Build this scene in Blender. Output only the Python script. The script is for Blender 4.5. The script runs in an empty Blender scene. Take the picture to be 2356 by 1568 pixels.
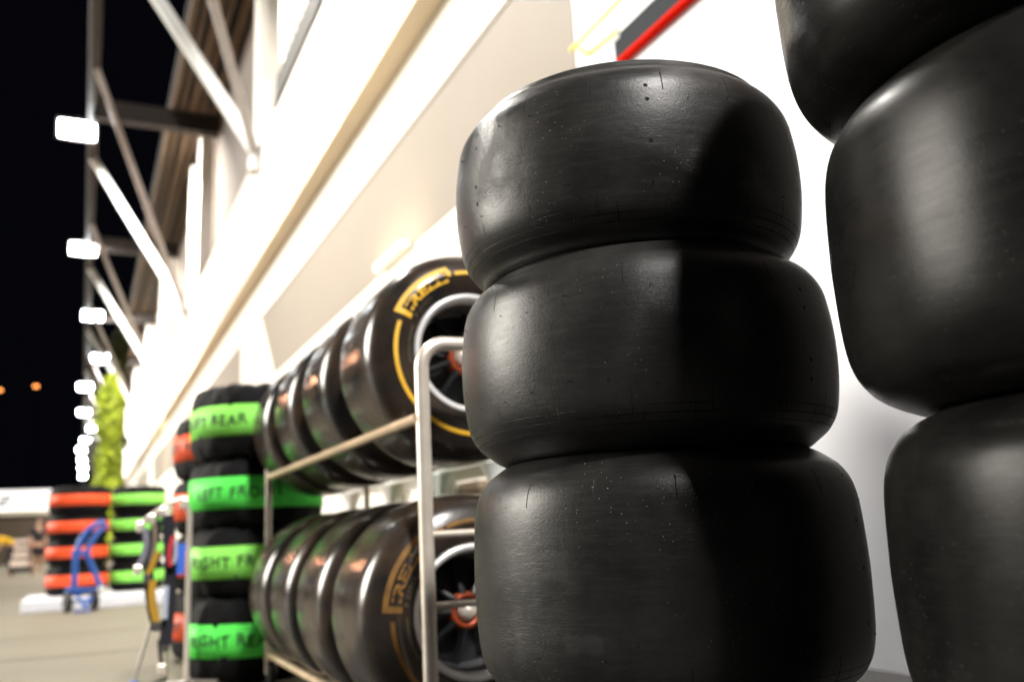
import bpy, bmesh, math, random
from mathutils import Vector, Matrix, Euler
random.seed(7)
S = bpy.context.scene
COL = S.collection
PI = math.pi

# ------------------------------------------------------------------ camera
EYE = Vector((0, 0, 0.648))
YAW, PITCH, ROLL, FPX = math.radians(25.665), math.radians(11.819), math.radians(-2.962), 2064.5
F = Vector((math.sin(YAW)*math.cos(PITCH), math.cos(YAW)*math.cos(PITCH), math.sin(PITCH)))
R0 = Vector((math.cos(YAW), -math.sin(YAW), 0)); U0 = R0.cross(F)
RR = R0*math.cos(ROLL) + U0*math.sin(ROLL); UU = -R0*math.sin(ROLL) + U0*math.cos(ROLL)
cam = bpy.data.cameras.new('camera'); co = bpy.data.objects.new('camera', cam); COL.objects.link(co)
M = Matrix.Identity(4)
for i in range(3):
    M[i][0], M[i][1], M[i][2], M[i][3] = RR[i], UU[i], -F[i], EYE[i]
co.matrix_world = M
cam.sensor_width = 36; cam.lens = FPX/2355*36
cam.clip_start = 0.05; cam.clip_end = 2000
cam.dof.use_dof = True; cam.dof.focus_distance = 1.27; cam.dof.aperture_fstop = 2.8; cam.dof.aperture_blades = 0
S.camera = co

# ------------------------------------------------------------------ world, light, exposure
w = bpy.data.worlds.new('World'); S.world = w; w.use_nodes = True
bg = w.node_tree.nodes['Background']; bg.inputs[0].default_value = (0.25, 0.27, 0.5, 1); bg.inputs[1].default_value = 0.004
S.view_settings.view_transform = 'Standard'; S.view_settings.look = 'None'
S.view_settings.exposure = 0.55; S.view_settings.gamma = 1
S.cycles.use_denoising = True
S.cycles.max_bounces = 6; S.cycles.diffuse_bounces = 4; S.cycles.glossy_bounces = 4
S.cycles.sample_clamp_indirect = 6
# the track floodlights out across the pit lane, far to the left
sun = bpy.data.lights.new('track_floodlights', 'SUN'); sun.energy = 3.8; sun.angle = math.radians(24.0); sun.color = (1, 0.94, 0.84)
so = bpy.data.objects.new('track_floodlights', sun); COL.objects.link(so)
SUN_AZ, SUN_EL = math.radians(-54), math.radians(19)
d = Vector((math.sin(SUN_AZ)*math.cos(SUN_EL), math.cos(SUN_AZ)*math.cos(SUN_EL), math.sin(SUN_EL)))
so.rotation_euler = d.to_track_quat('Z', 'Y').to_euler(); so.location = d*60

# ------------------------------------------------------------------ helpers
def link(o, parent=None):
    COL.objects.link(o)
    if parent: o.parent = parent
    return o
def tag(o, label=None, cat=None, group=None, kind=None):
    if label: o['label'] = label
    if cat: o['category'] = cat
    if group: o['group'] = group
    if kind: o['kind'] = kind
    return o
def empty(name, loc=(0, 0, 0), rot=(0, 0, 0)):
    o = bpy.data.objects.new(name, None); o.location = loc; o.rotation_euler = rot; o.empty_display_size = .1
    return link(o)
def copy_tree(o, parent=None):
    c = o.copy(); COL.objects.link(c)
    if parent: c.parent = parent
    for ch in [x for x in o.children]: copy_tree(ch, c)
    return c

class MB:
    def __init__(s): s.bm = bmesh.new()
    def box(s, a, b, bev=0):
        a, b = Vector(a), Vector(b)
        r = bmesh.ops.create_cube(s.bm, size=1)
        for v in r['verts']:
            v.co = Vector((a[i] + (v.co[i]+.5)*(b[i]-a[i]) for i in range(3)))
        if bev:
            es = list({e for v in r['verts'] for e in v.link_edges})
            bmesh.ops.bevel(s.bm, geom=es, offset=bev, segments=2, affect='EDGES', profile=.5)
        return s
    def obox(s, c, size, rot, bev=0):
        r = bmesh.ops.create_cube(s.bm, size=1)
        mt = Matrix.Translation(Vector(c)) @ Euler(rot).to_matrix().to_4x4()
        for v in r['verts']:
            v.co = mt @ Vector((v.co[i]*size[i] for i in range(3)))
        if bev:
            es = list({e for v in r['verts'] for e in v.link_edges})
            bmesh.ops.bevel(s.bm, geom=es, offset=bev, segments=2, affect='EDGES', profile=.5)
        return s
    def tube(s, pts, rad, n=12, cap=True):
        pts = [Vector(p) for p in pts]
        rings = []; up = None
        for i, p in enumerate(pts):
            t = (pts[min(i+1, len(pts)-1)] - pts[max(i-1, 0)]).normalized()
            if up is None:
                up = Vector((0, 0, 1)) if abs(t.z) < .9 else Vector((1, 0, 0))
            x = t.cross(up).normalized(); y = x.cross(t).normalized(); up = y
            r = rad[i] if isinstance(rad, (list, tuple)) else rad
            rings.append([s.bm.verts.new(p + (x*math.cos(2*PI*k/n) + y*math.sin(2*PI*k/n))*r) for k in range(n)])
        for a, b in zip(rings, rings[1:]):
            for k in range(n):
                s.bm.faces.new((a[k], a[(k+1) % n], b[(k+1) % n], b[k]))
        if cap:
            s.bm.faces.new(rings[0][::-1]); s.bm.faces.new(rings[-1])
        return s
    def bar(s, a, b, w, h):   # rectangular bar between two points
        a, b = Vector(a), Vector(b); t = (b-a).normalized()
        up = Vector((0, 0, 1)) if abs(t.z) < .95 else Vector((0, 1, 0))
        x = t.cross(up).normalized(); y = x.cross(t).normalized()
        q = [[s.bm.verts.new(p + x*sx*w/2 + y*sy*h/2) for sx, sy in ((-1, -1), (1, -1), (1, 1), (-1, 1))] for p in (a, b)]
        for k in range(4): s.bm.faces.new((q[0][k], q[0][(k+1) % 4], q[1][(k+1) % 4], q[1][k]))
        s.bm.faces.new(q[0][::-1]); s.bm.faces.new(q[1])
        return s
    def lathe(s, prof, n=64, closed=False, disp=None):   # about z; uv x = turn, y = metres along profile
        uvl = s.bm.loops.layers.uv.verify()
        L = [0]
        for p, q in zip(prof, prof[1:]): L.append(L[-1] + math.hypot(q[0]-p[0], q[1]-p[1]))
        mid = L[-1]/2
        rings = []
        for j, (r, z) in enumerate(prof):
            ring = []
            for k in range(n):
                a = 2*PI*k/n; rr, zz = r, z
                if disp: rr, zz = disp(a, r, z)
                ring.append(s.bm.verts.new((rr*math.cos(a), rr*math.sin(a), zz)))
            rings.append(ring)
        m = len(prof)
        for j in range(m if closed else m-1):
            j2 = (j+1) % m
            for k in range(n):
                k2 = (k+1) % n
                f = s.bm.faces.new((rings[j][k], rings[j][k2], rings[j2][k2], rings[j2][k]))
                f.smooth = True
                us = (k/n, (k+1)/n, (k+1)/n, k/n); vs = (L[j], L[j], L[j2] if j2 else L[-1], L[j2] if j2 else L[-1])
                for lp, u, v in zip(f.loops, us, vs): lp[uvl].uv = (u, v-mid)
        return s
    def build(s, name, mat, parent=None, smooth=None, loc=None, rot=None):
        me = bpy.data.meshes.new(name)
        bmesh.ops.recalc_face_normals(s.bm, faces=s.bm.faces)
        if smooth:
            for f in s.bm.faces: f.smooth = True
        s.bm.to_mesh(me); s.bm.free()
        if mat: me.materials.append(mat)
        if smooth: 
            try: me.set_sharp_from_angle(angle=math.radians(40))
            except Exception: pass
        o = bpy.data.objects.new(name, me)
        if loc: o.location = loc
        if rot: o.rotation_euler = rot
        return link(o, parent)

def arc(c, r, a0, a1, n, plane='xz'):
    out = []
    for i in range(n+1):
        a = math.radians(a0 + (a1-a0)*i/n)
        u, v = r*math.cos(a), r*math.sin(a)
        out.append(Vector((c[0]+u, c[1], c[2]+v)) if plane == 'xz' else Vector((c[0]+u, c[1]+v, c[2])))
    return out

# ------------------------------------------------------------------ materials
class NT:
    def __init__(s, name):
        s.m = bpy.data.materials.new(name); s.m.use_nodes = True; s.t = s.m.node_tree
        s.b = s.t.nodes['Principled BSDF']
    def n(s, typ, **kw):
        nd = s.t.nodes.new(typ)
        for k, v in kw.items():
            if k in ('i',):
                for kk, vv in v.items():
                    if hasattr(vv, 'is_linked') or isinstance(vv, bpy.types.NodeSocket): s.t.links.new(vv, nd.inputs[kk])
                    else: nd.inputs[kk].default_value = vv
            else: setattr(nd, k, v)
        return nd
    def math(s, op, a, b=None, c=None, clamp=False):
        nd = s.t.nodes.new('ShaderNodeMath'); nd.operation = op; nd.use_clamp = clamp
        for k, v in enumerate((a, b, c)):
            if v is None: continue
            if isinstance(v, bpy.types.NodeSocket): s.t.links.new(v, nd.inputs[k])
            else: nd.inputs[k].default_value = v
        return nd.outputs[0]
    def noise(s, vec, scale, detail=4, rough=.55):
        nd = s.n('ShaderNodeTexNoise', i={'Scale': scale, 'Detail': detail, 'Roughness': rough})
        s.t.links.new(vec, nd.inputs['Vector']); return nd.outputs['Fac']
    def ramp(s, fac, stops):
        nd = s.t.nodes.new('ShaderNodeValToRGB'); s.t.links.new(fac, nd.inputs[0])
        cr = nd.color_ramp
        while len(cr.elements) < len(stops): cr.elements.new(.5)
        for e, (p, c) in zip(cr.elements, stops): e.position = p; e.color = (*c, 1) if len(c) == 3 else c
        return nd.outputs[0]
    def vec(s, x, y, z):
        return s.n('ShaderNodeCombineXYZ', i={0: x, 1: y, 2: z}).outputs[0]
    def to(s, sock, inp): s.t.links.new(sock, s.b.inputs[inp])
    def mixc(s, f, a, b):
        nd = s.t.nodes.new('ShaderNodeMix'); nd.data_type = 'RGBA'
        for k, v in ((0, f), (6, a), (7, b)):
            if isinstance(v, bpy.types.NodeSocket): s.t.links.new(v, nd.inputs[k])
            else: nd.inputs[k].default_value = v if k == 0 else (*v, 1)
        return nd.outputs[2]

def plain(name, col, rough=.5, metal=0, var=.12, scale=6, bump=0, spec=.5, emit=None, es=0):
    t = NT(name)
    tc = t.n('ShaderNodeTexCoord').outputs['Object']
    f = t.noise(tc, scale, 5)
    c1 = tuple(max(0, c*(1-var)) for c in col); c2 = tuple(min(1, c*(1+var)) for c in col)
    t.to(t.ramp(f, [(.3, c1), (.7, c2)]), 'Base Color')
    t.to(t.math('MULTIPLY_ADD', f, .2, rough-.1, clamp=True), 'Roughness')
    t.b.inputs['Metallic'].default_value = metal
    t.b.inputs['Specular IOR Level'].default_value = spec
    if bump:
        bn = t.n('ShaderNodeBump', i={'Strength': bump, 'Distance': .01}); t.t.links.new(t.noise(tc, scale*6, 5), bn.inputs['Height'])
        t.to(bn.outputs[0], 'Normal')
    if emit:
        t.b.inputs['Emission Color'].default_value = (*emit, 1); t.b.inputs['Emission Strength'].default_value = es
    return t.m

def rubber(name, R, shoulder, seed=0., holes=6, detail=True, scuff=0., base=.010, dust=1., rough0=.34, warm=1.0, spec=.28, bumpk=.4, spots=(), hz=(.095, .055, -.045, -.085)):
    t = NT(name)
    uv = t.n('ShaderNodeUVMap').outputs[0]
    sp = t.n('ShaderNodeSeparateXYZ', i={0: uv}); u, v = sp.outputs[0], sp.outputs[1]
    obj = t.n('ShaderNodeTexCoord').outputs['Object']
    ang = t.math('MULTIPLY', u, 2*PI)
    cx = t.math('COSINE', ang); sx = t.math('SINE', ang)
    # seamless coordinates stretched round the tyre: wear streaks
    st = t.vec(t.math('MULTIPLY', cx, .55), t.math('MULTIPLY', sx, .55), t.math('ADD', t.math('MULTIPLY', v, 14), seed))
    streak = t.noise(st, 9, 6, .7)
    cl = t.vec(t.math('MULTIPLY', cx, R), t.math('MULTIPLY', sx, R), t.math('ADD', v, seed))
    cloud = t.noise(cl, 7, 4, .6)
    grain = t.noise(cl, 260, 4, .7)
    fine = t.noise(cl, 60, 5, .65)
    # rough patches where the tread grained
    patch = t.math('MULTIPLY', t.ramp(t.noise(cl, 5.5, 3), [(.50, (0, 0, 0)), (.62, (1, 1, 1))]), scuff)
    # circumferential scratches
    st2 = t.vec(t.math('MULTIPLY', cx, 1.6), t.math('MULTIPLY', sx, 1.6), t.math('ADD', t.math('MULTIPLY', v, 70), seed))
    scr = t.ramp(t.noise(st2, 6, 3, .6), [(.60, (0, 0, 0)), (.66, (1, 1, 1))])
    scr = t.math('MULTIPLY', scr, t.ramp(cloud, [(.42, (0, 0, 0)), (.6, (1, 1, 1))]))
    av = t.math('ABSOLUTE', v)
    dark = t.math('MULTIPLY', av, 0.0)
    if detail:
        def line(pos, half):
            return t.math('LESS_THAN', t.math('ABSOLUTE', t.math('SUBTRACT', av, pos)), half)
        low = t.math('LESS_THAN', v, 0.0)
        g1 = t.math('MAXIMUM', line(shoulder, .0006), line(shoulder+.013, .0008))
        g1 = t.math('MAXIMUM', g1, line(shoulder+.027, .0007))
        def ticks(N, off, lo, hi, wid):
            fr = t.math('FRACT', t.math('ADD', t.math('MULTIPLY', u, N), off))
            du = t.math('MULTIPLY', t.math('ABSOLUTE', t.math('SUBTRACT', fr, .5)), 2*PI*R/N)
            a = t.math('LESS_THAN', du, wid)
            b = t.math('MULTIPLY', t.math('GREATER_THAN', av, lo), t.math('LESS_THAN', av, hi))
            return t.math('MULTIPLY', a, b)
        g1 = t.math('MAXIMUM', g1, ticks(26, .1+seed, shoulder, shoulder+.027, .0008))
        g1 = t.math('MULTIPLY', g1, low)
        g1 = t.math('MAXIMUM', g1, ticks(17, .35+seed, shoulder-.026, shoulder+.012, .0009))
        dark = g1
        if holes:
            fr = t.math('FRACT', t.math('ADD', t.math('MULTIPLY', u, holes), seed*.37))
            du = t.math('MULTIPLY', t.math('SUBTRACT', fr, .5), 2*PI*R/holes)
            mn = None
            for zz in hz:
                dv = t.math('SUBTRACT', v, zz)
                dd = t.math('SQRT', t.math('ADD', t.math('MULTIPLY', du, du), t.math('MULTIPLY', dv, dv)))
                mn = dd if mn is None else t.math('MINIMUM', mn, dd)
            hole = t.math('LESS_THAN', mn, .0034)
            rim = t.math('LESS_THAN', mn, .0048)
            dark = t.math('MAXIMUM', dark, hole)
            dark = t.math('MINIMUM', dark, 1.0)
    # tiny bright grit and pale dust
    vo = t.n('ShaderNodeTexVoronoi', i={'Scale': 120.0}); t.t.links.new(cl, vo.inputs['Vector'])
    grit = t.math('MULTIPLY', t.math('LESS_THAN', vo.outputs['Distance'], .085),
                  t.ramp(t.noise(cl, 9, 3), [(.47, (0, 0, 0)), (.58, (1, 1, 1))]))
    col = t.mixc(t.ramp(cloud, [(.35, (0, 0, 0)), (.7, (1, 1, 1))]), (base*.75, base*.73, base*.72), (base*1.6*warm, base*1.5, base*1.38/warm))
    col = t.mixc(t.math('MULTIPLY', t.ramp(streak, [(.5, (0, 0, 0)), (.75, (1, 1, 1))]), .55*dust), col, (base*2.6, base*2.45, base*2.3))
    col = t.mixc(t.math('MULTIPLY', patch, .6), col, (base*3.2, base*3.1, base*3.0))
    col = t.mixc(t.math('MULTIPLY', scr, .2), col, (base*.4, base*.4, base*.4))
    for (u0, v0, hu, hv) in spots:      # faint glue marks left by torn-off labels
        jit = t.math('MULTIPLY', t.math('SUBTRACT', fine, .5), .03)
        du_ = t.math('SUBTRACT', t.math('ABSOLUTE', t.math('MULTIPLY', t.math('SUBTRACT', u, u0), 2*PI*R)), t.math('ADD', jit, hu))
        dv_ = t.math('SUBTRACT', t.math('ABSOLUTE', t.math('SUBTRACT', v, v0)), t.math('ADD', jit, hv))
        mk = t.math('SUBTRACT', 1.0, t.math('MULTIPLY', t.math('MAXIMUM', du_, dv_), 250, clamp=True), clamp=True)
        mk = t.math('MULTIPLY', mk, t.math('MULTIPLY_ADD', cloud, 1.2, -.1, clamp=True))
        col = t.mixc(t.math('MULTIPLY', mk, .75), col, (base*3.3, base*3.25, base*3.2))
    col = t.mixc(t.math('MULTIPLY', grit, dust), col, (.20, .19, .17))
    col = t.mixc(dark, col, (.0015, .0015, .0015))
    t.to(col, 'Base Color')
    r = t.math('ADD', t.math('MULTIPLY', cloud, .22), t.math('MULTIPLY', streak, .16))
    r = t.math('ADD', r, rough0-.16, clamp=True)
    r = t.math('ADD', r, t.math('MULTIPLY', dark, .5), clamp=True)
    t.to(r, 'Roughness')
    h = t.math('ADD', t.math('MULTIPLY', grain, .55), t.math('MULTIPLY', fine, .5))
    h = t.math('ADD', h, t.math('MULTIPLY', streak, .3))
    h = t.math('SUBTRACT', h, t.math('MULTIPLY', scr, .2))
    h = t.math('ADD', h, t.math('MULTIPLY', t.math('MULTIPLY', patch, t.noise(st2, 10, 4, .8)), 2.6))
    h = t.math('ADD', h, t.math('MULTIPLY', grit, 1.0))
    h = t.math('SUBTRACT', h, t.math('MULTIPLY', dark, 2.5))
    bn = t.n('ShaderNodeBump', i={'Strength': bumpk, 'Distance': .0012}); t.t.links.new(h, bn.inputs['Height'])
    t.to(bn.outputs[0], 'Normal')
    t.b.inputs['Specular IOR Level'].default_value = spec
    return t.m

M_ = {}
M_['white'] = plain('white_painted_wall', (.80, .77, .70), .6, var=.05, scale=1.5)
M_['panel'] = plain('white_wall_panel', (.74, .75, .80), .5, var=.03, scale=2)
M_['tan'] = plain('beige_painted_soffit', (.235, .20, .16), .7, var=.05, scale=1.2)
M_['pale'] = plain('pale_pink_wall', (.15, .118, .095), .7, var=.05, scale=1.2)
M_['purlin'] = plain('brown_painted_steel', (.16, .108, .07), .6, var=.15, scale=2, spec=.2)
M_['steelgrey'] = plain('grey_painted_steel', (.48, .44, .42), .4, var=.08, scale=3)
M_['steelwhite'] = plain('white_painted_steel', (.82, .84, .82), .4, var=.04, scale=3)
M_['dark'] = plain('dark_grey_metal', (.05, .048, .045), .6, var=.2)
M_['chrome'] = plain('brushed_steel_tube', (.80, .72, .62), .32, metal=.5, var=.06, scale=14)
M_['dullsteel'] = plain('dull_steel', (.22, .20, .18), .4, metal=.6, var=.1)
M_['rail'] = plain('worn_steel_rail', (.58, .44, .30), .38, metal=.4, var=.15, scale=12)
M_['silver'] = plain('silver_painted_rim', (.85, .85, .84), .32, metal=.3, var=.05)
M_['rimdark'] = plain('black_magnesium_wheel', (.012, .012, .013), .4, metal=.3, var=.3)
M_['rimgrey'] = plain('grey_rim_barrel', (.22, .22, .23), .35, metal=.7, var=.2)
M_['orange_nut'] = plain('orange_anodised_nut', (.32, .055, .015), .4, metal=.4, var=.1)
M_['yellow'] = plain('yellow_sidewall_ink', (.85, .48, .03), .55, var=.12, scale=30)
M_['ink_dim'] = plain('faded_yellow_ink', (.10, .085, .05), .6, var=.2, scale=30)
M_['cover'] = plain('black_tyre_blanket', (.0045, .0045, .005), .75, var=.35, scale=9, bump=.5, spec=.15)
M_['green'] = plain('fluorescent_green_band', (.10, .80, .10), .5, var=.14, scale=8, bump=.2, spec=.15)
M_['green2'] = plain('lime_green_band', (.27, .80, .12), .5, var=.14, scale=8, bump=.2, spec=.15)
M_['orange'] = plain('fluorescent_orange_band', (.85, .10, .03), .5, var=.12, scale=8, bump=.2, spec=.15)
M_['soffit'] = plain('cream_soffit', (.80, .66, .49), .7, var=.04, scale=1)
M_['marker'] = plain('black_marker_ink', (.02, .03, .02), .7, var=.1)
M_['redtrim'] = plain('red_trim', (.70, .012, .002), .9, var=.05, spec=.05)
M_['greysign'] = plain('grey_board', (.05, .054, .06), .95, var=.1, scale=2, spec=.03)
M_['yellowline'] = plain('yellow_painted_stripe', (.85, .80, .12), .5, var=.1)
M_['blue'] = plain('blue_painted_tube', (.008, .085, .40), .35, var=.15, scale=8)
M_['tyre_small'] = plain('black_rubber', (.012, .012, .012), .6, var=.2)
M_['skin'] = plain('skin', (.42, .24, .16), .5, var=.08)
M_['hair'] = plain('dark_hair', (.02, .015, .012), .7)
M_['yshirt'] = plain('yellow_cloth', (.80, .50, .02), .8, var=.1)
M_['dkcloth'] = plain('dark_cloth', (.012, .013, .02), .9, var=.2)
M_['greycloth'] = plain('grey_cloth', (.18, .18, .22), .9, var=.2)
M_['yellowstrap'] = plain('yellow_webbing', (.42, .23, .01), .7)
M_['redstrap'] = plain('red_webbing', (.55, .03, .04), .7)
M_['bluestrap'] = plain('blue_webbing', (.03, .14, .65), .6)
M_['greystrap'] = plain('pale_grey_webbing', (.4, .45, .55), .6)
M_['brown'] = plain('brown_box', (.20, .15, .10), .7)
M_['greencrate'] = plain('green_crate_plastic', (.10, .20, .06), .6)
M_['plastic'] = plain('white_plastic', (.78, .80, .78), .35, var=.03)
M_['pallet'] = plain('white_platform_paint', (.78, .80, .86), .5, var=.06)
M_['lamp'] = plain('lamp_glow', (.9, .9, .9), .4, emit=(.90, .97, 1), es=45)
M_['orangelamp'] = plain('sodium_lamp_glow', (.9, .5, .2), .4, emit=(1, .30, .07), es=3.5)
M_['bannerpurple'] = plain('dark_purple_print', (.06, .03, .09), .6)

# ground
t = NT('pit_lane_concrete')
pos = t.n('ShaderNodeTexCoord').outputs['Object']
a_ = t.noise(pos, .35, 6, .6); b_ = t.noise(pos, 5, 6, .65)
mp = t.n('ShaderNodeMapping', i={'Scale': (.15, 1.1, 1)}); t.t.links.new(pos, mp.inputs[0])
c_ = t.noise(mp.outputs[0], 1.3, 5, .6)
col = t.ramp(a_, [(.3, (.138, .122, .084)), (.7, (.175, .155, .108))])
col = t.mixc(t.ramp(c_, [(.48, (0, 0, 0)), (.72, (.6, .6, .6))]), col, (.20, .175, .13))
col = t.mixc(t.math('MULTIPLY', b_, .35), col, (.22, .2, .16))
t.to(col, 'Base Color'); t.b.inputs['Roughness'].default_value = .62
bn = t.n('ShaderNodeBump', i={'Strength': .4, 'Distance': .004}); t.t.links.new(t.noise(pos, 90, 4), bn.inputs['Height']); t.to(bn.outputs[0], 'Normal')
M_['ground'] = t.m
# foliage
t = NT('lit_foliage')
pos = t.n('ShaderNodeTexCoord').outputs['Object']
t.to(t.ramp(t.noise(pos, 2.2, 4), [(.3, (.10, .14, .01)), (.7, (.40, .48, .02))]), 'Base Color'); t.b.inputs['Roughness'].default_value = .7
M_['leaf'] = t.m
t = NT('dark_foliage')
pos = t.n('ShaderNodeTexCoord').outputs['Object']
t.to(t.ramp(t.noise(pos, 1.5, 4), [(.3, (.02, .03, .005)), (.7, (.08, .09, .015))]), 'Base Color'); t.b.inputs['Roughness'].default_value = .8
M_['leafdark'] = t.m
M_['bark'] = plain('bark', (.10, .07, .05), .9, var=.3)
M_['chord'] = plain('brown_grey_steel', (.05, .043, .04), .7, var=.1, scale=2, spec=.2)
M_['blackpole'] = plain('matt_black_pole', (.001, .001, .001), 1, spec=0)
M_['hill'] = plain('dark_hillside', (.05, .035, .025), .9, var=.3, scale=.02)
M_['roofdark'] = plain('grey_brown_cladding', (.13, .10, .075), .7, var=.1, scale=1)

# ------------------------------------------------------------------ setting: ground, hills
m = MB(); m.box((-420, -60, -.5), (400, 620, 0)); tag(m.build('ground', M_['ground']), kind='structure')
m = MB(); m.box((-60, -59, -.3), (3.0, 3.9, .004)); tag(m.build('unseen_dark_apron', plain('darkened_apron', (.028, .027, .026), .75, var=.2, scale=30, bump=.4)), kind='structure')  # unseen ground added dark, so the tyres reflect little light from it
m = MB()   # expansion joints of the concrete lane, thin sealant strips
for y in (6.6, 8.4, 19.5, 32, 46):
    m.bm.faces.new([m.bm.verts.new(p) for p in ((-30, y+.75, .004), (2.4, y, .004), (2.4, y+.035, .004), (-30, y+.79, .004))])
tag(m.build('road_joints', plain('joint_sealant', (.12, .11, .085), .8)), kind='structure')
m = MB()
xs = [-400 + 12*i for i in range(60)]
hts = [28 + 5*math.sin(x*.013) + 3*math.sin(x*.041+1) + 1.5*math.sin(x*.11) for x in xs]
fr = [m.bm.verts.new((x, 400, -1)) for x in xs]; tp = [m.bm.verts.new((x, 455, h_)) for x, h_ in zip(xs, hts)]; bk = [m.bm.verts.new((x, 560, -1)) for x in xs]
for i in range(len(xs)-1):
    m.bm.faces.new((fr[i], fr[i+1], tp[i+1], tp[i])); m.bm.faces.new((tp[i], tp[i+1], bk[i+1], bk[i]))
tag(m.build('hills', M_['hill']), kind='structure')

# ------------------------------------------------------------------ pit building
K = .897
def SC(x, y, z): return Vector((x*K, y*K, EYE.z + (z-EYE.z)*K))
WX = 3.0; GX = 2.985; FX = 2.731; Z1 = 3.59; Z2 = 4.887; Z3 = 5.755; Z4 = 7.97; YE = 4.97
ZC = EYE.z + (14.6-EYE.z)*K
bld = tag(empty('pit_building', (WX, 0, 0)), 'long white pit building with garage fronts, beige soffits and a steel canopy on struts', 'building')
def bpart(m, name, mat): 
    o = m.build(name, mat, bld); o.location = (-WX, 0, 0); return o
YL = 180
m = MB(); m.box((WX, 2.3, 0), (WX+.4, YE, 9.6)); bpart(m, 'end_wall', M_['panel'])
m = MB(); m.box((WX+.1, -14, 0), (WX+.4, 2.3, 9.6)); bpart(m, 'unseen_dark_wall', M_['dark'])  # unseen wall stretch made dark to keep bright reflections off the tyres
m = MB(); m.box((WX, YE, 0), (WX+.4, YL, Z1)); bpart(m, 'garage_wall', M_['white'])
# bays: beige recess then white pier
bays = [(YE, 16.0), (20.0, 31.4), (35.2, 46.6), (50.4, 61.8), (65.6, 77), (80.8, 92.2), (96, 107.4), (111.2, 122.6)]
for a, b in bays:
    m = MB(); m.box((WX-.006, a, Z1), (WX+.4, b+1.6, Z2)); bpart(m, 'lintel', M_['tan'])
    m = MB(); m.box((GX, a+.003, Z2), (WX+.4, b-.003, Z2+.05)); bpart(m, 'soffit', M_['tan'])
pz = [16.0] + [b for a, b in bays[1:]]
for (a, b), (c, d_) in zip(bays, bays[1:] + [(126.4, 130)]):
    m = MB(); x0, x1 = GX+.001, WX-.008; pl = [(b+.1, 0), (b+.1, Z1), (b+1.45, Z2+.05), (c, Z2+.05), (c, 0)]
    va = [m.bm.verts.new((x0, y_, z_)) for y_, z_ in pl]; vb = [m.bm.verts.new((x1, y_, z_)) for y_, z_ in pl]
    m.bm.faces.new(va); m.bm.faces.new(vb[::-1])
    for k in range(5): m.bm.faces.new((va[k], vb[k], vb[(k+1) % 5], va[(k+1) % 5]))
    bpart(m, 'pier', M_['white'])
m = MB(); m.box((GX, YE, Z2+.05), (WX+.4, YL, Z3)); bpart(m, 'fascia', M_['white'])
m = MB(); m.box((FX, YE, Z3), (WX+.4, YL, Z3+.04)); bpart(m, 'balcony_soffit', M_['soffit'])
m = MB(); m.box((FX, YE, Z3+.04), (FX+.25, YL, Z4)); bpart(m, 'parapet', M_['white'])
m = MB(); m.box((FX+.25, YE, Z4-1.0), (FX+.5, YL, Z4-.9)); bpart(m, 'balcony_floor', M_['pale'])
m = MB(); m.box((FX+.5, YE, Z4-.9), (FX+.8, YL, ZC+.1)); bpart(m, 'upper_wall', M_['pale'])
m = MB(); m.box((FX-.05, 9.0, Z4), (FX+.3, 14.6, Z4+.03))
for i in range(46):
    y = 9.05 + i*.12
    m.obox((FX-.02, y, Z4+.26), (.05, .075, .5+.06*math.sin(i*2.3)), (.35, 0, 0))
bpart(m, 'vent_grille', M_['dark'])
# upper storey columns
nodesY = [18.2*K + i*14.3*K for i in range(-1, 11)]
for y in nodesY:
    for dy, wd in ((-2.3, .42), (.25, .5)):
        m = MB(); m.box((FX+.02, y+dy, Z4), (FX+.42, y+dy+wd, ZC-.25)); bpart(m, 'column', M_['white'])
# canopy: outer chord, purlins, beams, struts
m = MB(); m.tube([SC(-.25, 5, 14.6), SC(-.25, 230, 14.6)], .15, 16); bpart(m, 'canopy_edge_tube', M_['chord'])
for x, wd in ((2.05, .16), (2.35, .10), (2.62, .22), (2.95, .12), (3.3, .2)):
    m = MB(); a = SC(x, 5, 14.75); b = SC(x, 225, 14.75); m.box((a.x, a.y, a.z), (a.x+wd, b.y, a.z+.22)); bpart(m, 'purlin', M_['purlin'])
m = MB(); a = SC(2.0, 5, 15.1); m.box((a.x, a.y, a.z), (6, 180, a.z+.12)); bpart(m, 'roof_deck', M_['tyre_small'])
for i in range(-1, 10):
    y = 29.5 + (i-1)*14.2
    m = MB(); m.bar(SC(-.25, y, 14.45), SC(3.6, y, 14.45), .22, .52)
    m.bar(SC(-.25, y, 14.76), SC(3.6, y, 14.76), .34, .03); m.bar(SC(-.25, y, 14.14), SC(3.6, y, 14.14), .34, .03)
    bpart(m, 'canopy_beam', M_['chord'])
    yn = 32.5 + (i-1)*14.3
    m = MB(); m.tube([SC(-.25, yn+1.3, 14.6), SC(2.95, yn, 8.75)], .135, 14); bpart(m, 'strut', M_['steelwhite'])
    m = MB(); m.tube([SC(-.25, yn-5.8, 14.6), SC(2.95, yn-.1, 8.6)], .085, 14)
    c = SC(2.93, yn-.05, 8.45); m.box((c.x-.10, c.y-.13, c.z-.22), (c.x+.08, c.y+.13, c.z+.12), .03); bpart(m, 'strut', M_['steelgrey'])

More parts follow.
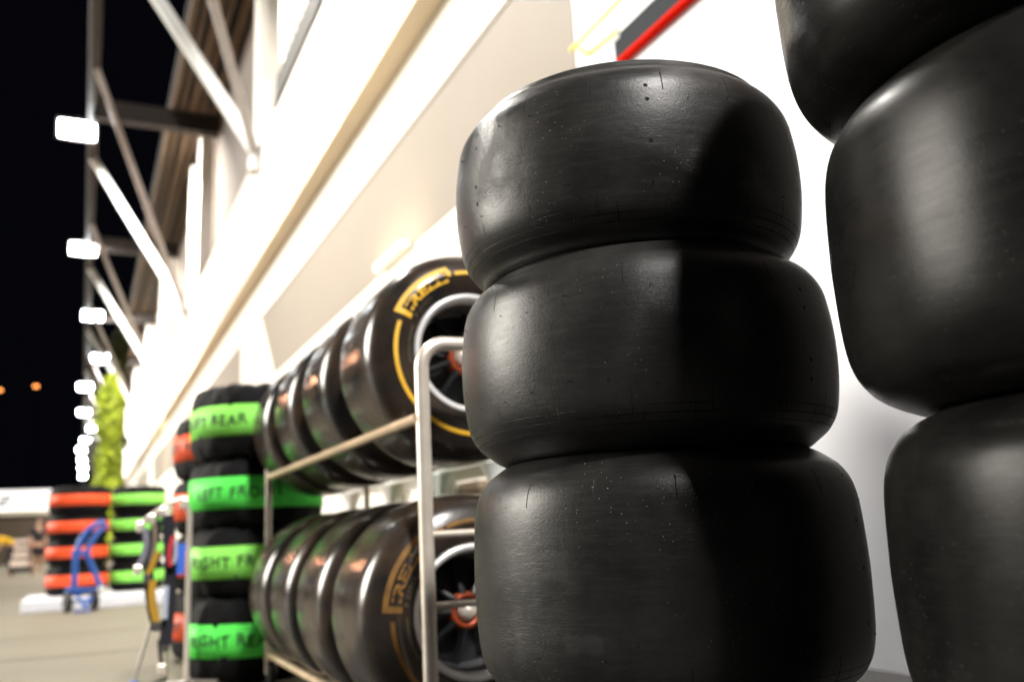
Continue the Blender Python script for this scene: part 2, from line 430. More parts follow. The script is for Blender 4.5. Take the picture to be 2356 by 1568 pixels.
# sign board with red trim on the near wall
sg = tag(empty('wall_sign', (WX-.06, 2.5, 3.50)), 'grey signboard with a red lower edge fixed high on the white wall', 'sign')
m = MB(); m.box((.0, -2.6, .024), (.05, 1.83, .185), .004); m.build('board', M_['greysign'], sg)
m = MB(); m.box((-.003, -2.6, 0), (.055, 1.88, .023)); m.build('trim', M_['redtrim'], sg)
m = MB(); m.box((.004, 1.83, .025), (.05, 1.90, .16), .004); m.build('end_cap', M_['greysign'], sg)
cb = tag(empty('wall_conduit', (WX-.02, 2.5, 3.93)), 'thin yellow conduit running along the top of the white wall', 'conduit')
m = MB(); m.tube([(-.02, -3, 0), (-.02, 2.46, -.02)], .016, 10); m.build('pipe', M_['yellowline'], cb)
m = MB(); m.tube([(-.02, 2.40, -.02), (.0, 2.3, -.14), (0, 1.9, -.18)], .010, 8); m.build('branch', M_['yellowline'], cb)

# ------------------------------------------------------------------ floodlights on the canopy edge
def floodlight(x, y, label, power=0, near=False, tilt=None, sz=1.05):
    z = ZC - .25
    r = tag(empty('floodlight', (x, y, z)), label, 'floodlight', 'floodlights hung in a row from the canopy edge')
    tl = math.radians(62 if tilt is None else tilt)
    m = MB(); m.obox((0, 0, 0), (sz*1.04, .22, sz*.62), (PI/2-tl, 0, 0), .05); m.build('housing', M_['dark'], r)
    n = Vector((0, -math.sin(tl), -math.cos(tl)))
    n = Euler((PI/2-tl, 0, 0)).to_matrix() @ Vector((0, -1, 0))
    m = MB(); m.obox(n*.125, (sz*.92, .06, sz*.46), (PI/2-tl, 0, 0), .028); m.build('lens', M_['lamp'], r)
    m = MB(); m.tube([(0, .05, .05), (0, .12, .42), (-x-.2 if abs(x) > .3 else 0, .12, .25)], .03, 8); m.build('bracket', M_['steelgrey'], r)
    if power:
        l = bpy.data.lights.new('floodlight_beam', 'AREA'); l.shape = 'RECTANGLE'; l.size = sz; l.size_y = .5; l.energy = power; l.color = (1.0, .95, .88); l.spread = math.radians(125)
        lo = bpy.data.objects.new('floodlight_beam', l); link(lo, r); lo.location = n*.16 + Vector((0, 0, -.06))
        dv = Vector((.8, .35 if y > 15 else -.2, -1)) if tilt is None else Vector((.3, .6, -1))
        lo.rotation_euler = dv.to_track_quat('-Z', 'Y').to_euler()
    return r
LX = [-.28, -.2, 0, .24, -.13, -.15, .23, -.03, -.24, -.18, -.17, -.16]
LY = [12.1, 17.25, 22.4, 27.6, 32.6, 38.8, 44, 48.8, 53.4, 59.1, 65.3, 73]
ordn = ['nearest and largest', 'second', 'third', 'fourth', 'fifth', 'sixth', 'seventh', 'eighth', 'ninth', 'tenth', 'eleventh', 'farthest']
s6 = (ZC-.25-EYE.z)/(6-EYE.z)
for i, (x, y) in enumerate(zip(LX, LY)):
    lab = ('%s white floodlight of the row seen in the photo under the canopy edge' % ordn[i]) if i in (0, 11) else '%s white floodlight from the near end of the row under the canopy edge' % ordn[i]
    floodlight(x*s6, y*s6, lab, power=2000 if i < 6 else 0)
# the same row goes on above and behind the camera
floodlight(-.6, 12.5, 'floodlight of the row directly overhead, just out of the picture', power=1700)
fm = tag(empty('floodlight_mast', (.95, -10.5, 0)), 'floodlight on a mast behind the photographer, out of the picture', 'floodlight')
MB().tube([(0, -.2, 0), (0, -.2, 15.7)], [.12, .08], 12).build('mast', M_['steelgrey'], fm, smooth=True)
fd = Vector((-.1, 11, -14)).normalized()
MB().obox((0, 0, 15.5), (.9, .24, .6), (0, 0, 0), .04).build('housing', M_['dark'], fm).rotation_euler = (0, 0, 0)
MB().obox((0, .14, 15.5), (.82, .03, .52), (0, 0, 0), .01).build('lens', M_['lamp'], fm)
l = bpy.data.lights.new('mast_beam', 'AREA'); l.shape = 'RECTANGLE'; l.size = 1.7; l.size_y = 1.3; l.energy = 5000; l.color = (1, .96, .92)
lo = link(bpy.data.objects.new('mast_beam', l), fm); lo.location = (0, .3, 15.5); lo.rotation_euler = fd.to_track_quat('-Z', 'Y').to_euler()

def lamp_post(loc, label, power, colr, rad):
    r = tag(empty('lane_lamp', (loc[0], loc[1], 0)), label, 'lamp')
    MB().tube([(0, 0, 0), (0, 0, loc[2]-rad)], [.07, .05], 10).build('pole', M_['dark'], r)
    MB().lathe([(.001, -rad), (rad*.7, -rad*.7), (rad, 0), (rad*.7, rad*.7), (.001, rad)], 20).build('globe', M_['orangelamp'], r, loc=(0, 0, loc[2]))
    l = bpy.data.lights.new('lamp_light', 'POINT'); l.energy = power; l.color = colr; l.shadow_soft_size = rad*1.1
    lo = bpy.data.objects.new('lamp_light', l); link(lo, r); lo.location = (0, 0, loc[2])
lamp_post((-5.9, 26, 6.1), 'warm lamp on a post beside the pit lane, out of the picture to the left', 1700, (1, .5, .3), .3)
bl_ = tag(empty('bulkhead_light', (2.93, 9.0, 3.62)), 'small warm light fixed low on the beige lintel above the garage wall', 'light')
MB().box((-.05, -.5, -.05), (.05, .5, .03), .01).build('housing', M_['plastic'], bl_)
MB().box((-.075, -.46, -.04), (-.051, .46, .02), .008).build('diffuser', M_['plastic'], bl_)
l = bpy.data.lights.new('bulkhead_glow', 'AREA'); l.shape = 'RECTANGLE'; l.size = 1.6; l.size_y = .2; l.energy = 26; l.color = (1, .85, .6)
l.energy = 7
lo = link(bpy.data.objects.new('bulkhead_glow', l), bl_); lo.location = (-.32, 0, -.02); lo.rotation_euler = Vector((.75, 0, .6)).to_track_quat('-Z', 'Y').to_euler()

# ------------------------------------------------------------------ tyres
def tyre_profile(R, W, n=10):
    a = W/2
    k = [(.172, -a+.055), (.175, -a+.035), (.195, -a+.014), (.222, -a+.003), (.245, -a), (.262, -a+.005), (R-.042, -a+.018), (R-.024, -a+.034), (R-.010, -a+.060), (R-.003, -a+.10)]
    pts = k + [(R, -.02), (R, .02)] + [(r, -z) for r, z in reversed(k)]
    # Catmull-Rom smoothing
    out = []
    for i in range(len(pts)-1):
        p0 = pts[max(i-1, 0)]; p1 = pts[i]; p2 = pts[i+1]; p3 = pts[min(i+2, len(pts)-1)]
        for j in range(5):
            s_ = j/5
            out.append(tuple(.5*((2*p1[c]) + (-p0[c]+p2[c])*s_ + (2*p0[c]-5*p1[c]+4*p2[c]-p3[c])*s_*s_ + (-p0[c]+3*p1[c]-3*p2[c]+p3[c])*s_**3) for c in (0, 1)))
    out.append(pts[-1])
    inner = [(.190, a-.062), (.215, a-.04), (R-.035, a-.06), (R-.018, a-.12), (R-.018, -a+.12), (R-.035, -a+.06), (.215, -a+.04), (.190, -a+.062)]
    return out, inner
def side_z(R, W, r):   # outer sidewall height (+z side) at radius r
    out, _ = tyre_profile(R, W)
    best = 0
    pts = [p for p in out if p[1] > 0]
    for p, q in zip(pts, pts[1:]):
        lo, hi = min(p[0], q[0]), max(p[0], q[0])
        if lo <= r <= hi and hi > lo:
            f = (r-p[0])/(q[0]-p[0]); best = max(best, p[1] + f*(q[1]-p[1]))
    return best
def shoulder_len(R, W, zin):    # arclength from the middle of the tread out to z = zin
    out, _ = tyre_profile(R, W)
    pts = [p for p in out if p[1] >= 0 and p[0] > .26]; L = 0; prev = (R, 0)
    for p in sorted(pts, key=lambda p: p[1]):
        L += math.hypot(p[0]-prev[0], p[1]-prev[1]); prev = p
        if p[1] >= zin: break
    return L
def tyre_mesh(R, W, seg, squash=0, wob=0):
    m = MB(); out, inner = tyre_profile(R, W)
    outn = len(out)
    ph = random.random()*6
    def dsp(a, r, z):
        return r*(1 + wob*math.sin(2*a+ph)*.5 + wob*math.sin(3*a)*.3), z + wob*.2*math.sin(2*a+ph*2)
    m.lathe(out, seg, disp=dsp)
    m.lathe([out[-1]] + inner + [out[0]], seg, disp=dsp)
    bmesh.ops.remove_doubles(m.bm, verts=m.bm.verts, dist=1e-5)
    return m

def stack_tyre(x, y, z0, R, W, rot, label, mat, group, tilt=(0, 0), nibs=0):
    m = tyre_mesh(R, W, 192, wob=.004)
    # moulding whiskers that stand off the upper and lower shoulders
    rnd = random.Random(int(x*1000+z0*100))
    for k in range(nibs):
        a = 2*PI*(k+.5)/nibs + rnd.uniform(-.03, .03)
        for sgn in (1, -1):
            z = sgn*(W/2-.095+rnd.uniform(-.012, .012)); r = R-.006
            p = Vector((r*math.cos(a), r*math.sin(a), z)); nrm = Vector((math.cos(a), math.sin(a), sgn*.25)).normalized()
            if rnd.random() < .6:
                m.tube([p-nrm*.002, p+nrm*.003, p+nrm*.0055+Vector((0, 0, rnd.uniform(-.003, .001)))], [.0009, .0008, .0005], 5)
    o = m.build('slick_tyre', mat)
    o.location = (x, y, z0 + W/2); o.rotation_euler = (tilt[0], tilt[1], rot)
    tag(o, label, 'tyre', group)
    return o
shF = shoulder_len(.31, .31, .155-.058); shR = shoulder_len(.325, .38, .19-.058)
G1 = 'bare slick tyres of the middle stack'; G2 = 'bare slick tyres of the right-hand stack'
mt = {}
mt['a'] = rubber('slick_rubber_scuffed', .312, shF, base=.0125, seed=.0, scuff=1.0, holes=6, hz=(.085, .06, -.01, -.04), dust=1)
mt['b'] = rubber('slick_rubber_clean', .321, shF, seed=.61, scuff=.3, holes=6, hz=(.075, .045, -.035, -.065), dust=.6)
mt['c'] = rubber('slick_rubber_rear', .325, shR, seed=1.3, scuff=.35, holes=5, detail=True, hz=(.14, .07, -.0, -.08), dust=.8, base=.0085, spots=[(.545, .070, .016, .008), (.548, .028, .018, .017), (.538, -.066, .015, .010), (.566, -.078, .028, .010)])
mt['d'] = rubber('slick_rubber_dark', .33, shR, seed=2.7, scuff=.15, holes=0, detail=False, dust=.3, base=.0065, rough0=.27, spec=.10, bumpk=.16)
NU = math.radians
stack_tyre(.892, 1.318, 0.0, .325, .38, 0, 'lowest wide slick tyre of the middle stack, standing on the ground', mt['c'], G1, nibs=0)
stack_tyre(.898, 1.312, .377, .324, .378, NU(10), 'wide black slick tyre with pale tape marks, second from the ground in the middle stack', mt['c'], G1, nibs=20)
stack_tyre(.890, 1.316, .752, .322, .318, NU(30), 'black slick tyre just below the top one of the middle stack', mt['b'], G1, tilt=(.0, .004), nibs=30)
stack_tyre(.884, 1.328, 1.066, .312, .312, NU(35), 'topmost scuffed slick tyre of the middle stack with small wear holes', mt['a'], G1, tilt=(.006, -.004), nibs=30)
CX, CY = 1.085, .58
stack_tyre(CX+.03, CY-.01, 0.0, .33, .38, 0, 'lowest slick tyre of the right-hand stack, standing on the ground', mt['d'], G2)
stack_tyre(CX+.02, CY-.005, .38, .33, .38, .5, 'blurred black slick tyre second from the ground in the right-hand stack', mt['d'], G2)
stack_tyre(CX-.005, CY+.003, .76, .33, .38, 1.0, 'large glossy slick tyre with a bright highlight, third up in the right-hand stack', mt['d'], G2)
stack_tyre(CX-.022, CY+.025, 1.138, .33, .38, 2.0, 'topmost slick tyre of the right-hand stack, cut by the top edge', mt['d'], G2, nibs=16)

for k in range(4):  # unseen stack, added to cast soft shade low on the wall
    stack_tyre(1.95+.01*(k % 2), 3.42-.012*k, .379*k, .325, .38, k*.7, ['lowest', 'second-lowest', 'second-highest', 'topmost'][k]+' slick tyre of the unseen stack added to shade the wall', mt['d'], 'bare slick tyres of the unseen stack added for wall shade')
# ------------------------------------------------------------------ text
def text_mesh(txt, size, spacing=1.0, bold=0):
    cu = bpy.data.curves.new('lettering', 'FONT'); cu.body = txt; cu.size = size; cu.align_x = 'CENTER'; cu.align_y = 'CENTER'
    cu.space_character = spacing; cu.offset = bold; cu.resolution_u = 3; cu.extrude = .0004
    o = bpy.data.objects.new('lettering', cu); COL.objects.link(o)
    dg = bpy.context.evaluated_depsgraph_get()
    me = bpy.data.meshes.new_from_object(o.evaluated_get(dg))
    bpy.data.objects.remove(o); bpy.data.curves.remove(cu)
    bm = bmesh.new(); bm.from_mesh(me); bpy.data.meshes.remove(me)
    bmesh.ops.triangulate(bm, faces=bm.faces)
    return bm

# ------------------------------------------------------------------ rack wheels
def polar_patch(m, R, W, r0, r1, a0, a1, eps=.0012, nr=3):
    na = max(2, int(abs(a1-a0)/3)); g = []
    for i in range(na+1):
        a = math.radians(a0 + (a1-a0)*i/na); row = []
        for j in range(nr+1):
            r = r0 + (r1-r0)*j/nr
            row.append(m.bm.verts.new((r*math.cos(a), r*math.sin(a), side_z(R, W, r)+eps)))
        g.append(row)
    for i in range(na):
        for j in range(nr): m.bm.faces.new((g[i][j], g[i][j+1], g[i+1][j+1], g[i+1][j]))
WR, WW = .33, .425
wm = rubber('wheel_tyre_rubber', WR, .2, seed=4.1, detail=False, holes=0, dust=.25, base=.019, rough0=.19, warm=1.5, spec=.45, bumpk=.15)
def wheel(loc, spin, label, group, ink='yellow'):
    r = tag(empty('race_wheel', loc, (PI/2, 0, 0)), label, 'wheel', group)
    ty = tyre_mesh(WR, WW, 128).build('tyre', wm, r); ty.rotation_euler = (0, 0, spin)
    m = MB()
    for a0, a1 in ((160, 262), (99, 80)) : pass
    for base in (0, 180):
        polar_patch(m, WR, WW, .244, .256, base+160, base+270)
        polar_patch(m, WR, WW, .244, .256, base+103, base+92)
    st = m.build('sidewall_stripe', M_[ink], ty)
    for base in (0, 180):
        m = MB()
        polar_patch(m, WR, WW, .262, .276, base+107, base+155)       # long bar of the logo's first letter
        polar_patch(m, WR, WW, .222, .276, base+151, base+155, nr=6)
        polar_patch(m, WR, WW, .244, .264, base+106, base+109, nr=4)
        bm = text_mesh('IRELLI', .042, 1.0, .0016)
        mid = math.radians(base+129)
        xs_ = [v.co.x for v in bm.verts]; xw = (max(xs_)-min(xs_)); sc = .165/xw
        for v in bm.verts:
            rr = .240 + v.co.y*.9; aa = mid - v.co.x*sc/.240
            v.co = Vector((rr*math.cos(aa), rr*math.sin(aa), side_z(WR, WW, max(.2, min(.3, rr)))+.0012 + v.co.z))
        me = bpy.data.meshes.new('x'); bm.to_mesh(me); bm.free(); m.bm.from_mesh(me); bpy.data.meshes.remove(me)
        m.build('lettering', M_[ink], ty)
        m = MB()
        bm = text_mesh('P ZERO', .022, 1.1, 0)
        mid = math.radians(base+140)
        for v in bm.verts:
            rr = .208 + v.co.y; aa = mid - v.co.x/.208
            v.co = Vector((rr*math.cos(aa), rr*math.sin(aa), side_z(WR, WW, max(.2, min(.3, rr)))+.0012 + v.co.z))
        me = bpy.data.meshes.new('x'); bm.to_mesh(me); bm.free(); m.bm.from_mesh(me); bpy.data.meshes.remove(me)
        polar_patch(m, WR, WW, .205, .209, base+158, base+190)
        m.build('small_lettering', M_['ink_dim'], ty)
    a = WW/2
    m = MB(); m.lathe([(.160, a-.045), (.166, a-.022), (.176, a-.014), (.185, a-.016), (.186, a-.024), (.172, a-.03), (.168, a-.055), (.163, a-.055)], 96)
    m.build('rim_flange', M_['silver'], r)
    m = MB(); m.lathe([(.166, a-.04), (.158, a-.075), (.150, a-.12), (.146, -a+.12), (.160, -a+.05), (.182, -a+.02), (.184, -a+.014)], 96)
    bl = m.build('rim_barrel', M_['rimgrey'], r)
    m = MB(); m.lathe([(.147, a-.155), (.10, a-.150), (.05, a-.125), (.0005, a-.12)], 64); m.build('wheel_disc', M_['rimdark'], r)
    for k in range(9):
        aa = 2*PI*k/9 + spin
        m = MB(); ca, sa = math.cos(aa), math.sin(aa)
        p = [Vector((ca*q, sa*q, z)) for q, z in ((.045, a-.095), (.10, a-.120), (.150, a-.135))]
        m.tube(p, [.012, .009, .011], 8); m.build('spoke', M_['rimdark'], r, smooth=True)
    m = MB(); m.lathe([(.052, a-.125), (.052, a-.096), (.046, a-.088), (.036, a-.088), (.033, a-.096), (.033, a-.12)], 48); m.build('nut_ring', M_['orange_nut'], r)
    m = MB(); m.lathe([(.031, a-.12), (.029, a-.085), (.018, a-.072), (.0005, a-.068)], 32); m.build('hub_nut', M_['chrome'], r)
    return r
def bare(c):
    for ch in list(c.children):
        if ch.name.startswith('tyre'):
            for g in list(ch.children): bpy.data.objects.remove(g)
ordw = ['nearest', 'second', 'third', 'farthest']
GU, GL = 'race wheels on the upper shelf of the rack', 'race wheels on the lower shelf of the rack'
UY = [2.46+WW/2 + i*.555 for i in range(4)]; LYY = [2.37+WW/2 + i*.49 for i in range(4)]
wu = wheel((1.055, UY[0], 1.18), 0, 'nearest race wheel on the upper rack shelf, yellow sidewall logo and orange wheel nut', GU)
M_['shadedink'] = plain('shaded_orange_sidewall_ink', (.17, .08, .010), .7, var=.3, scale=40)  # darker copy of the sidewall ink; the lower wheel's shade put into colour
wl = wheel((.998, LYY[0], .43), math.radians(21), 'nearest race wheel on the lower rack shelf, behind two crossbars', GL, 'shadedink')
for i in (1, 2, 3):
    c = copy_tree(wu); c.location.y = UY[i]; c['label'] = '%s race wheel along the upper shelf of the steel rack' % (ordw[i] if i == 3 else ordw[i]+' from the front')
    c.rotation_euler = (PI/2, i*1.1, 0); bare(c)
    c = copy_tree(wl); c.location.y = LYY[i]; c['label'] = '%s race wheel along the lower shelf of the steel rack' % (ordw[i] if i == 3 else ordw[i]+' from the front')
    c.rotation_euler = (PI/2, i*.8, 0); bare(c)

# ------------------------------------------------------------------ wheel rack
XA, XB, YA, YB = .81, 1.30, 2.30, 4.50
rk = tag(empty('wheel_rack', ((XA+XB)/2, (YA+YB)/2, 0)), 'two-level steel tube rack on casters holding eight race wheels', 'rack')
RO = Vector(rk.location)
def rpart(m, name, mat, smooth=True):
    o = m.build(name, mat, rk, smooth=smooth); o.location = -RO; return o
def hoop(y, top, rc=.07):
    pts = [(XA+.015, y, .10), (XA+.015, y, top-rc)] + arc((XA+.015+rc, y, top-rc), rc, 180, 90, 8) + arc((XB-.015-rc, y, top-rc), rc, 90, 0, 8) + [(XB-.015, y, .10)]
    return MB().tube(pts, .0195, 16)
rpart(hoop(YA, 1.165), 'end_hoop', M_['chrome']); 
rpart(MB().tube([(XA, YB, .1), (XA, YB, 1.05)], .015, 14), 'post', M_['chrome'])
rpart(MB().tube([(XB, YB, .1), (XB, YB, 1.05)], .015, 14), 'post', M_['rail'])
for z in (.645, .462, .14): rpart(MB().tube([(XA+.015, YA, z), (XB-.015, YA, z)], .0095, 12), 'crossbar', M_['chrome'])
for z in (.955, .135):
    for x in (XA, XB): rpart(MB().tube([(x, YA, z), (x, YB, z)], .0155, 14), 'rail', M_['rail'])
    rpart(MB().tube([(XA, YB, z), (XB, YB, z)], .012, 12), 'crossbar', M_['rail'])
for x in (XA+.01, XB-.01):
    for y in (YA+.02, YB-.02):
        c = link(bpy.data.objects.new('caster', None), rk); c.location = Vector((x, y, 0)) - RO
        MB().lathe([(.0005, -.016), (.05, -.016), (.055, -.010), (.055, .010), (.05, .016), (.0005, .016)], 28).build('caster_wheel', M_['tyre_small'], c, loc=(0, 0, .055), rot=(0, PI/2, 0))
        m = MB(); m.box((-.025, -.03, .05), (-.021, .02, .11), .001); m.box((.021, -.03, .05), (.025, .02, .11), .001); m.box((-.027, -.035, .108), (.027, .03, .116), .001)
        m.build('fork', M_['chrome'], c)

# ------------------------------------------------------------------ covered tyres in banded stacks
def cover_profile(R, W):
    a = W/2
    return [(.14, -a+.03), (.16, -a+.008), (.22, -a), (R-.06, -a+.004), (R-.03, -a+.022), (R-.010, -a+.06), (R, -a+.10), (R, -.03), (R, .03), (R, a-.10), (R-.010, a-.06), (R-.03, a-.022), (R-.06, a-.004), (.22, a), (.16, a-.008), (.14, a-.03)]
def fine(prof, n=3):
    o = []
    for p, q in zip(prof, prof[1:]):
        for j in range(n): o.append((p[0]+(q[0]-p[0])*j/n, p[1]+(q[1]-p[1])*j/n))
    return o + [prof[-1]]
def covered_tyre(x, y, z0, R, W, bandmat, txt, az, label, group, bh=.155, dz=0, mesh_seg=96, txt_h=.075):
    r = tag(empty('covered_tyre', (x, y, z0+W/2), (0, 0, az)), label, 'tyre', group)
    rnd = random.Random(str(txt)+label); ps = [rnd.random()*6.3 for _ in range(8)]
    def dsp(a, rr, z):
        k = 1 - math.exp(-((abs(z)-.0)/.1)**2)
        e = .009*math.sin(7*a+ps[0]+z*12)+.004*math.sin(17*a+ps[1]-z*30)+.003*math.sin(31*a+ps[2]+z*20)
        zz = z + k*.004*math.sin(11*a+ps[3]) + k*.003*math.sin(23*a+ps[4])
        return (rr + e*k if rr > .25 else rr), zz
    MB().lathe(fine(cover_profile(R, W)), mesh_seg, disp=dsp).build('cover', M_['cover'], r)
    b = MB().lathe([(R-.01, -bh/2+dz), (R+.004, -bh/2+dz), (R+.0055, dz), (R+.004, bh/2+dz), (R-.01, bh/2+dz)], mesh_seg).build('band', bandmat, r)
    if txt:
        bm = text_mesh(txt, txt_h, 1.15, .001)
        rt = R+.0085
        rn = random.Random(txt)
        for v in bm.verts:
            aa = v.co.x/rt; zz = v.co.y + dz + .006*math.sin(v.co.x*40)
            v.co = Vector(((rt+v.co.z)*math.cos(aa), (rt+v.co.z)*math.sin(aa), zz))
        m = MB(); me = bpy.data.meshes.new('x'); bm.to_mesh(me); bm.free(); m.bm.from_mesh(me); bpy.data.meshes.remove(me)
        m.build('lettering', M_['marker'], b)
    return r
def banded_stack(x, y, zb, colr, bands, where, group, az0=0, mats=None, R=.345, txt=True, offs=None, bh=.155):
    z = zb
    names = ['lowest', 'second-lowest', 'second-highest', 'topmost']
    for i, (wd, tx) in enumerate(bands):
        rn = random.Random(where+str(i)); 
        covered_tyre(x+rn.uniform(-.008, .008), y+rn.uniform(-.008, .008), z, R, wd, mats[i], tx if txt else None, az0+(offs[i] if offs else 0),
                     '%s %s-banded covered tyre %s' % (names[i], colr, where), group, bh=bh)
        z += wd - .002
bandsL = [(.395, 'RIGHT REAR'), (.335, 'RIGHT FRONT'), (.335, 'LEFT FRONT'), (.385, 'LEFT REAR')]
azc = math.atan2(-4.82, -.80)
banded_stack(.82, 4.90, 0, 'green', bandsL, 'just behind the wheel rack', 'covered tyres of the near green-banded stack', azc-.42, [M_['green'], M_['green2'], M_['green'], M_['green2']], R=.335, offs=(.05, .15, .12, -.32))
banded_stack(.835, 5.85, 0, 'orange', [(.39, 'RIGHT REAR'), (.325, 'RIGHT FRONT'), (.325, 'LEFT FRONT'), (.375, 'LEFT REAR')], 'half hidden behind the near green-banded stack', 'covered tyres of the near orange-banded stack', azc-.9, [M_['orange']]*4)
# far pair on a white platform
pf = MB().box((-.60, 11.9, 0), (1.0, 13.5, .13), .012).build('platform', M_['pallet']); tag(pf, 'low white platform on the ground under the two far stacks', 'platform')
banded_stack(-.04, 12.75, .132, 'orange', [(.36, ''), (.31, ''), (.31, ''), (.34, '')], 'on the white platform', 'covered tyres of the far orange-banded stack', 0, [M_['orange']]*4, R=.355, txt=False, bh=.13)
banded_stack(.66, 12.95, .132, 'green', [(.36, ''), (.31, ''), (.31, ''), (.34, '')], 'on the white platform', 'covered tyres of the far green-banded stack', 0, [M_['green2']]*4, R=.33, txt=False, bh=.13)

# ------------------------------------------------------------------ blue sack truck in front of the far stacks
tr = tag(empty('sack_truck', (.02, 11.4, 0)), 'blue tubular sack truck with black wheels parked before the white platform', 'sack truck')
def P(x, z, y=0): return (x-.02, y, z)
MB().tube([P(-.06, .22), P(-.055, .62), P(-.02, .76), P(.06, .88), P(.15, .95), P(.22, .96, .02)], .032, 12).build('frame_tube', M_['blue'], tr, smooth=True)
MB().tube([P(.22, .22), P(.14, .42), P(.05, .63), P(.09, .74), P(.16, .86), P(.24, .92, .05)], .030, 12).build('frame_tube', M_['blue'], tr, smooth=True)
MB().box(P(-.10, .60, -.03), P(.09, .66, .03), .008).build('cross_plate', M_['blue'], tr)
m = MB(); m.tube([P(-.14, .24), P(.22, .22)], .025, 10); m.tube([P(-.14, .24), P(-.12, .12)], .02, 10); m.tube([P(-.05, .22), P(.06, .05, -.15)], .018, 10); m.tube([P(.17, .22), P(.06, .05, -.15)], .018, 10); m.tube([P(-.12, .12), P(.16, .13)], .016, 10)
m.build('lower_frame', M_['blue'], tr, smooth=True)
MB().box(P(-.06, .012, -.30), P(.12, .024, -.12), .003).build('toe_plate', M_['blue'], tr)
for x in (-.12, .15):
    MB().lathe([(.0005, -.03), (.06, -.03), (.085, -.035), (.11, -.022), (.112, 0), (.11, .022), (.085, .035), (.06, .03), (.0005, .03)], 32).build('wheel', M_['tyre_small'], tr, loc=(x-.02, 0, .112), rot=(0, PI/2, .25))
MB().lathe([(.0005, -.012), (.04, -.012), (.045, 0), (.04, .012), (.0005, .012)], 24).build('cap', M_['plastic'], tr, loc=(.20, -.04, .22), rot=(PI/2, 0, 0))

# ------------------------------------------------------------------ tool stand with hanging straps
ts = tag(empty('tool_stand', (.42, 4.75, 0)), 'chromed steel stand with hanging hooks beside the green-banded stack', 'stand')
def T(x, z, y=4.75): return (x-.42, y-4.75, z)
MB().tube([T(.475, .02), T(.475, .80), T(.45, .88), T(.38, .86), T(.27, .78), T(.24, .74)], .013, 12).build('post', M_['chrome'], ts, smooth=True)
MB().tube([T(.40, .02, 4.95), T(.40, .84, 4.95), T(.36, .84, 4.9), T(.30, .80, 4.85)], .012, 12).build('post', M_['chrome'], ts, smooth=True)
MB().tube([T(.335, .38), T(.245, .05)], .007, 8).build('leg', M_['dullsteel'], ts, smooth=True)
MB().box(T(.225, 0, 4.73), T(.262, .05, 4.77), .006).build('foot', M_['blue'], ts)
MB().tube([T(.475, .02, 4.75), T(.60, .02, 4.62)], .012, 8).build('base_bar', M_['dullsteel'], ts)
MB().tube([T(.40, .02, 4.95), T(.30, .02, 4.75), T(.475, .02, 4.75)], .012, 8).build('base_bar', M_['dullsteel'], ts)
for x, z in ((.45, .86), (.35, .82), (.30, .79), (.25, .755)):
    MB().box(T(x-.018, z-.03, 4.735), T(x+.018, z+.02, 4.765), .008).build('clamp', M_['chrome'], ts)
def strap(pts, wd, th, mat, label, buckle=True, name='strap'):
    r = tag(empty(name, pts[0]), label, 'strap', 'straps and hoses hanging from the tool stand')
    o = Vector(pts[0]); m = MB()
    V = [Vector(p)-o for p in pts]
    rings = []
    for i, p in enumerate(V):
        tt = (V[min(i+1, len(V)-1)]-V[max(i-1, 0)]).normalized(); x = tt.cross(Vector((0, 1, 0))).normalized(); y = Vector((0, 1, 0))
        rings.append([m.bm.verts.new(p + x*sx*wd/2 + y*sy*th/2) for sx, sy in ((-1, -1), (1, -1), (1, 1), (-1, 1))])
    for a, b in zip(rings, rings[1:]):
        for k in range(4): m.bm.faces.new((a[k], a[(k+1) % 4], b[(k+1) % 4], b[k]))
    m.bm.faces.new(rings[0][::-1]); m.bm.faces.new(rings[-1]); m.build('webbing', mat, r)
    if buckle:
        e = V[-1]; MB().box(e+Vector((-.018, -.012, -.035)), e+Vector((.018, .012, .01)), .005).build('buckle', M_['chrome'] if buckle == 1 else M_['dark'], r)
    return r
def curve(a, b, sag, n=8, y=0):
    out = []
    for i in range(n+1):
        s_ = i/n; out.append((a[0]+(b[0]-a[0])*s_ + sag*math.sin(PI*s_), y, a[1]+(b[1]-a[1])*s_))
    return out
strap(curve((.33, .63), (.285, .52), .0, y=4.70), .022, .012, M_['yellowstrap'], 'short yellow strap slanting across the upper black bundle', 2)
strap(curve((.31, .50), (.335, .30), -.012, y=4.69), .032, .014, M_['yellowstrap'], 'longer yellow strap hanging low on the left of the stand', 2)
strap(curve((.395, .70), (.385, .56), -.01, y=4.68), .018, .014, M_['redstrap'], 'red strap hanging near the chrome post', 0)
strap(curve((.405, .68), (.400, .57), .004, y=4.67), .014, .014, M_['greystrap'], 'pale blue-grey strap hanging beside the red one', 0)
strap(curve((.435, .66), (.43, .52), .0, y=4.68), .034, .02, M_['bluestrap'], 'bright blue hose end tight against the chrome post', 0, 'air_hose')
strap(curve((.37, .47), (.365, .32), .0, y=4.68), .022, .014, M_['greystrap'], 'pale grey strap hanging in the middle of the bundle', 0)
strap(curve((.405, .38), (.40, .5), .0, y=4.73), .02, .014, M_['redstrap'], 'small red strap end below the blue hose', 0)
strap(curve((.37, .80), (.375, .20), .02, y=4.73), .055, .03, M_['dkcloth'], 'thick black strap bundle hanging down the middle', 2)
strap(curve((.33, .78), (.33, .30), -.035, y=4.76), .045, .03, M_['dkcloth'], 'black strap bundle bulging to the left', 2)
strap(curve((.27, .74), (.245, .56), .02, y=4.74), .026, .02, M_['greycloth'], 'grey tool sleeve hanging at the far left end', 1)
strap(curve((.31, .76), (.30, .58), .01, y=4.72), .018, .02, M_['brown'], 'tan tool sleeve hanging next to the grey one', 0)
strap(curve((.35, .22), (.365, .10), .0, y=4.76), .016, .012, M_['dkcloth'], 'lowest black strap tail ending in a shiny buckle', 1)

